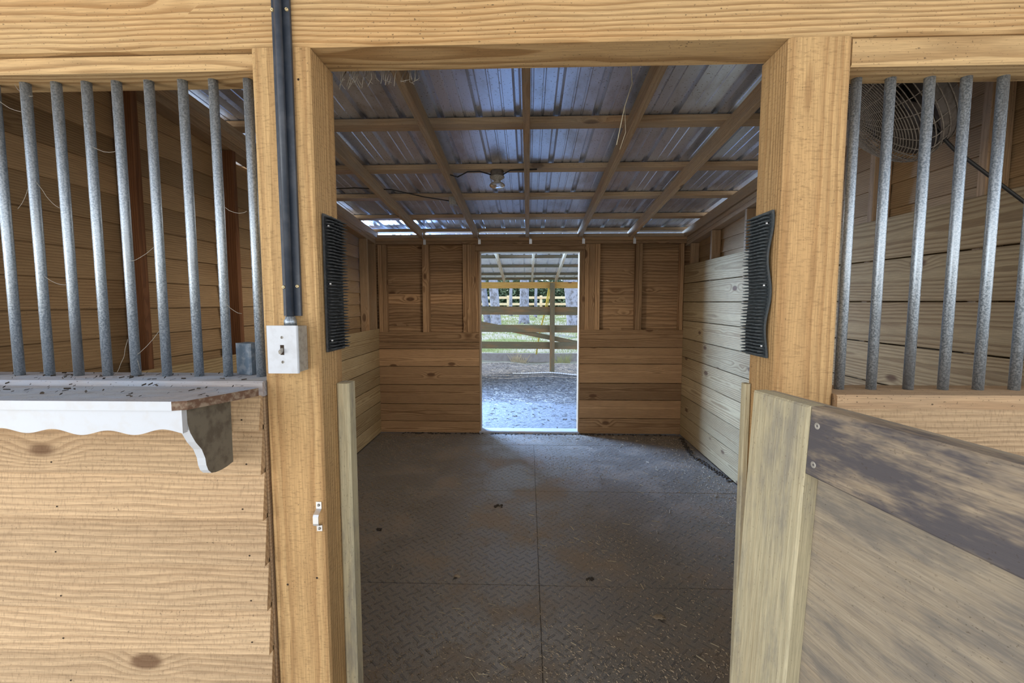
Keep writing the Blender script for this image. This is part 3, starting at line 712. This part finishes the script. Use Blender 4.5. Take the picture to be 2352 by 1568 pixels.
litter(38000, shav, lambda x, y: 0, .003, .012, 'wood_shavings', M['shaving'], 'scattered wood shavings and hay bits on the rubber mats', 'shavings')
litter(750, shav, lambda x, y: 0, .02, .055, 'hay_stalks', M['hay'], 'thin pale hay stalks strewn over the rubber mats', 'hay', .028)
def rr():
    y = U(3.2, 5.3); return 1.60+.17*random.random()**.6-.0*y, y
def banks(name, pts, r, h, label, mat=M['manure']):
    mb = MB()
    for _ in range(pts[0]):
        x, y = pts[1](); z = 0; q = r*U(.4, 1)
        mb.lathe([(0, h*U(.5, 1)), (q*.6, h*.7), (q*U(.8, 1.1), .001)], (x, y, z), (U(-.2, .2), U(-.2, .2), 1), 6)
    single(mb, name, mat, label, 'dirt', kind='stuff')
def rline():
    y = U(4.0, 5.3); return XR-.035-.10*max(0, min(1, 1-abs(y-4.7)/.7))+U(-.025, .02), y
banks('dirt_ridge', (150, rline), .018, .014, 'dark ridge of dirt along the foot of the right wall')
def bline(): return U(-1.5, 1.6), 5.41+U(-.03, .02)
banks('dirt_ridge', (130, bline), .02, .012, 'dark ridge of dirt along the foot of the back wall')
for x, y, s_, nm in ((-.222, 3.442, .026, 'dark dung clod left of the floor seam in the middle of the stall'), (-1.02, 3.05, .02, 'dark dung clod near the left wall of the stall'), (.35, 2.52, .018, 'dark dung clod right of the floor seam near the front')):
    mb = MB()
    for k in range(9):
        q = s_*U(.3, .5); mb.lathe([(0, q), (q*.7, q*.8), (q, q*.3), (q*.8, 0)], (x+U(-1, 1)*s_, y+U(-1, 1)*s_*.7, 0), (U(-.2, .2), U(-.2, .2), 1), 8)
    single(mb, 'dung_clod', M['manure'], nm, 'clod', group='dung clods on the mats')
def dryleaf(x, y, s_, ang, label):
    mb = MB(); V = []; n = 14
    for k in range(n):
        a = 2*math.pi*k/n; r = s_*(.75+.25*math.cos(a*3+1)+.12*math.cos(a*7)); V.append((x+r*math.cos(a+ang), y+r*math.sin(a+ang)*.7, .006+.006*math.sin(a*2)))
    V.append((x, y, .004)); V2 = [(a, b, c+.0008) for a, b, c in V]
    mb.add(V2+V, [(k, (k+1) % n, n) for k in range(n)]+[(n+1+(k+1) % n, n+1+k, 2*n+1) for k in range(n)]+[(k, n+1+k, n+1+(k+1) % n, (k+1) % n) for k in range(n)], None, .5, 0, True)
    single(mb, 'dry_leaf', M['leaf'], label, 'leaf', group='dry leaves on the floor')
dryleaf(-.403, 2.517, .026, .3, 'small pale dry leaf on the mat left of the middle')
dryleaf(.65, 2.205, .036, 1.2, 'larger tan dry leaf on the near right mat')

# ---- sill litter and cobwebs
def silllit():
    return U(-1.45, -.72), U(1.0, 1.28)
litter(130, silllit, lambda x, y: 1.349 if y > 1.158 else 1.338, .003, .014, 'sill_debris', M['manure'], 'dark twigs and droppings scattered on the white shelf and left sill', 'debris', .3)
mb = MB()
def strand(a, b, sag=.01, r=.0006):
    a = Vector(a); b = Vector(b); mb.tube([a+(b-a)*t+Vector((U(-.002, .002), 0, -sag*4*t*(1-t))) for t in (0, .2, .4, .6, .8, 1)], r, 4)
strand((-1.37, 1.235, 1.80), (-1.335, 1.235, 1.86)); strand((-1.31, 1.235, 1.87), (-1.25, 1.235, 1.80)); strand((-1.31, 1.235, 1.62), (-1.24, 1.235, 1.60))
strand((-1.15, 1.235, 1.96), (-1.08, 1.235, 1.95)); strand((-1.07, 1.235, 1.66), (-.99, 1.235, 1.71)); strand((-1.06, 1.235, 1.36), (-1.09, 1.235, 1.50)); strand((-1.13, 1.235, 1.355), (-1.09, 1.235, 1.45))
strand((-1.08, 1.235, 1.40), (-.98, 1.235, 1.50)); strand((-.98, 1.235, 1.36), (-1.0, 1.235, 1.43)); strand((-1.42, 1.235, 2.10), (-1.33, 1.235, 2.05)); strand((-1.35, 1.235, 2.12), (-1.30, 1.235, 2.09))
strand((-.82, 1.235, 1.56), (-.77, 1.235, 1.52)); strand((-.80, 1.235, 1.80), (-.74, 1.235, 1.79))
single(mb, 'cobweb', M['web'], 'thin cobweb strands strung between the left bars', 'cobweb', kind='stuff')
mb = MB(); mb.tube([(.36, 1.75, 2.62), (.355, 1.75, 2.45), (.37, 1.76, 2.33), (.345, 1.76, 2.25), (.32, 1.77, 2.12)], .0018, 5); mb.tube([(.345, 1.76, 2.25), (.35, 1.76, 2.16), (.33, 1.76, 2.10)], .001, 4)
mb.tube([(.36, 1.75, 2.62), (.40, 2.0, rz(2.0)+.1)], .001, 4)
single(mb, 'hanging_string', M['straw'], 'thin pale string hanging from the roof right of the middle', 'string')
mb = MB()
for i in range(34):
    x = -.51+.22*random.random()**1.6; z = 2.165-.0; mb.tube([(x, 1.31+U(0, .05), 2.2), (x+U(-.01, .01), 1.32, 2.165-U(0, .02)), (x+U(-.02, .02), 1.32, 2.16-U(0, .03))], .0007, 3)
single(mb, 'cobweb', M['web'], 'dusty cobweb tuft hanging behind the header at the left post', 'cobweb', kind='stuff')

# ================================================================== OUTSIDE
def lz(y): return 2.02+.125*(10.9-y)
lt = thing('lean_to_roof', (0, 8.5, 2.4), 'pale metal lean-to roof with exposed rafters outside the back doorway', 'roof')
for x in (-3.0, -2.4, -1.78, -1.17, -.56, .09, .64, 1.25, 1.86, 2.5, 3.1):
    mb = MB(); mb.beam((x, 6.1, lz(6.1)+.045), (x+.0, 11.05, lz(11.05)+.045), .042, .09, (1, 0, 0)); mb.build('rafter', M['palewood'], lt)
for y in (6.25, 7.1, 7.95, 8.81, 9.66, 10.53, 11.15):
    mb = MB(); z = lz(y)+.09+.019; mb.beam((-3.3, y, z), (3.3, y, z), .089, .038, (0, 1, -.125)); mb.build('purlin', M['fence'], lt)
ribbed(-3.3, 3.3, 5.95, 11.4, lambda y: lz(y)+.09+.044, .2286, 1).build('metal_roofing', M['roof_out'], lt)
mb = MB(); mb.box((-3.3, 3.3), (10.9, 10.94), (1.868, 2.012), 'x', .004)
single(mb, 'lean_to_beam', M['yellow_pine'], 'yellow pine beam carrying the lean-to roof outside the back doorway', 'beam')
fe = thing('paddock_fence', (.56, 10.98, -.1), 'grey board paddock fence with three rails beyond the back doorway', 'fence')
for x in (-2.0, .50, 3.0):
    mb = MB(); mb.box((x, x+.11), (10.785, 10.895), (-.15, 1.99), 'z', .006); mb.build('post', M['fence'], fe)
for za, zb in ((1.264, 1.456), (.859, 1.03), (.471, .635)):
    mb = MB(); mb.beam((-3.2, 10.92, (za+zb)/2+.012), (3.2, 10.92, (za+zb)/2-.03), .036, zb-za, (0, 1, 0)); mb.build('rail', M['fence'], fe)
mb = MB(); mb.beam((-1.6, 10.97, 1.15), (1.3, 10.97, .56), .03, .11, (0, 1, 0)); 
single(mb, 'fallen_board', M['fence'], 'grey board leaning diagonally behind the paddock fence rails', 'board')
mb = MB(); mb.beam((-4, 13.06, 0), (4, 13.06, 0), .04, .26, (0, 1, 0), .01)
single(mb, 'curb_board', M['curb'], 'low grey curb board edging the grass beyond the paddock fence', 'curb')
mb = MB(); mb.tube([(.50, 11.0, 2.0), (.42, 11.6, 1.35), (.30, 12.2, .75), (.22, 12.6, .15)], .02, 8); mb.tube([(.54, 11.0, 2.0), (.46, 11.6, 1.35)], .012, 6)
single(mb, 'yellow_strap', M['yellow'], 'yellow strap slanting down behind the paddock fence post', 'strap')
mb = MB(); pts = []; rad = []
for i in range(160):
    x = -.35+i*.0125; pts.append((x, 10.55+.05*math.sin(i*.03)-.0004*i, groundz(x, 10.55)+.022)); rad.append(.019 if i % 4 < 2 else .012)
mb.tube(pts, rad, 8); single(mb, 'corrugated_hose', M['hose'], 'thin white corrugated hose lying on the soil in front of the fence post', 'hose')
litter(3500, lambda: (U(-1.6, 1.6), U(7.2, 12.8)), groundz, .03, .12, 'mulch_litter', M['yard_straw'], 'pale straw and twigs littering the soil outside the doorway', 'litter', .12)
litter(260, lambda: (U(-1.2, 1.2), U(5.8, 7.6)), groundz, .02, .08, 'mulch_litter', M['manure'], 'dark twigs and crumbs on the pale sand outside the doorway', 'litter', .3)
def tuft(x, y, n, h, mat, label):
    mb = MB()
    for _ in range(n):
        bx = x+U(-.22, .22); a = U(0, 6.28); l = h*U(.5, 1); z = groundz(bx, y); w = .006
        mb.add([(bx-w, y, z), (bx+w, y, z), (bx+math.cos(a)*l*.5, y+math.sin(a)*l*.3-.03, z+l*U(.5, 1))], [(0, 1, 2)], None, .5)
    single(mb, 'grass_tuft', mat, label, 'grass tuft', group='grass tufts by the curb board')
tuft(.95, 12.95, 90, .42, M['grass'], 'green grass tuft against the curb board right of the fence post')
tuft(-.25, 13.0, 90, .45, M['straw'], 'dry straw tuft hanging over the curb board left of the fence post')
mb = MB()
for _ in range(9000):
    y = 13.1+16*random.random()**1.5; x = U(-.28, .28)*y; z = groundz(x, y); h = U(.04, .13); w = .004+.0012*(y-13)
    mb.add([(x-w, y, z), (x+w, y, z), (x+U(-.05, .05), y-.02, z+h)], [(0, 1, 2)], None, None)
single(mb, 'lawn_grass', M['grass'], 'sunlit grass growing beyond the curb board', 'grass', kind='stuff')
# far fence
ff = thing('far_fence', (0, 35, 1), 'pale wooden fence far off in front of the dark hedge', 'fence')
g0 = groundz(0, 35)
for x in [-9+i*2.45 for i in range(8)]:
    mb = MB(); mb.box((x+.05, x+.25), (35, 35.1), (g0-.2, 2.05), 'z', .01); mb.build('post', M['palewood'], ff)
for z in (1.9, 1.42):
    mb = MB(); mb.box((-9, 9), (34.94, 35), (z-.11, z+.07), 'x', .01); mb.build('rail', M['palewood'], ff)
# trees
def leafcloud(mb, c, rad, n, s0, s1, flat=1):
    for _ in range(n):
        while True:
            p = Vector((U(-1, 1), U(-1, 1), U(-1, 1)))
            if p.length < 1: break
        q = Vector(c)+Vector((p.x*rad[0], p.y*rad[1], p.z*rad[2])); a = Vector((U(-1, 1), U(-1, 1), U(-1, 1))).normalized(); b = a.orthogonal().normalized(); s_ = U(s0, s1)
        mb.add([q-a*s_, q+b*s_*.5, q+a*s_, q-b*s_*.5], [(0, 1, 2, 3)], None, None)
def tree(x, y, r, lean, h, label):
    t = thing('tree', (x, y, groundz(x, y)), label, 'tree', group='trees beyond the paddock fence')
    z = groundz(x, y); mb = MB()
    mb.tube([(x, y, z-.15), (x+lean*.02, y, z+.15), (x+lean*.12, y, z+1), (x+lean*.4, y, z+3), (x+lean*.8, y, z+6), (x+lean, y, z+h)], [r*1.5, r*1.15, r, r*.92, r*.75, r*.3], 16)
    mb.build('trunk', M['bark'], t)
    mb = MB(); leafcloud(mb, (x+lean, y, z+h), (1.0, 1.0, 1.2), 220, .12, .3); mb.build('crown', M['foliage'], t)
tree(-.20, 22, .215, .1, 9, 'straight grey-barked tree in the middle of the doorway view')
tree(-1.36, 20, .20, -.5, 8.5, 'thick leaning grey tree at the left of the doorway view')
tree(-1.75, 20.4, .14, -.9, 8.5, 'thinner leaning tree behind the thick left tree')
tree(2.10, 21, .32, -.9, 9.5, 'broad grey tree at the right edge of the doorway view')
tree(-1.05, 28, .09, .1, 9, 'slim pale sapling between the left and middle trees')
tree(-.55+-.65, 31, .08, .2, 9, 'slim pale sapling just left of the middle tree')
tree(.42, 27, .08, .1, 9, 'slim sapling close behind the middle tree on its right')
# hedge / wood edge
he = thing('hedge', (0, 40, 1), 'dense dark green hedge closing the view beyond the far fence', 'hedge')
mb = MB()
for i in range(46):
    x = -14+28*i/45; leafcloud(mb, (x, 40+U(-1, 1), 2.0+U(-.3, .4)), (1.3, 1.2, 1.7+U(0, .6)), 170, .08, .2)
for i in range(10): leafcloud(mb, (1+i*.9, 42, 4.2+U(-.3, .5)), (1.2, 1, 1.1), 150, .08, .2)
mb.build('leaves', M['foliage'], he, kind='stuff')
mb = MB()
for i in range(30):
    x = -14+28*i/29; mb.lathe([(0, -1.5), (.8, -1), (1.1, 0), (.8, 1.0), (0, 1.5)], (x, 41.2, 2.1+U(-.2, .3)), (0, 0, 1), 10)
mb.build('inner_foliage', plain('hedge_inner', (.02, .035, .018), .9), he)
bpy.context.view_layer.update()
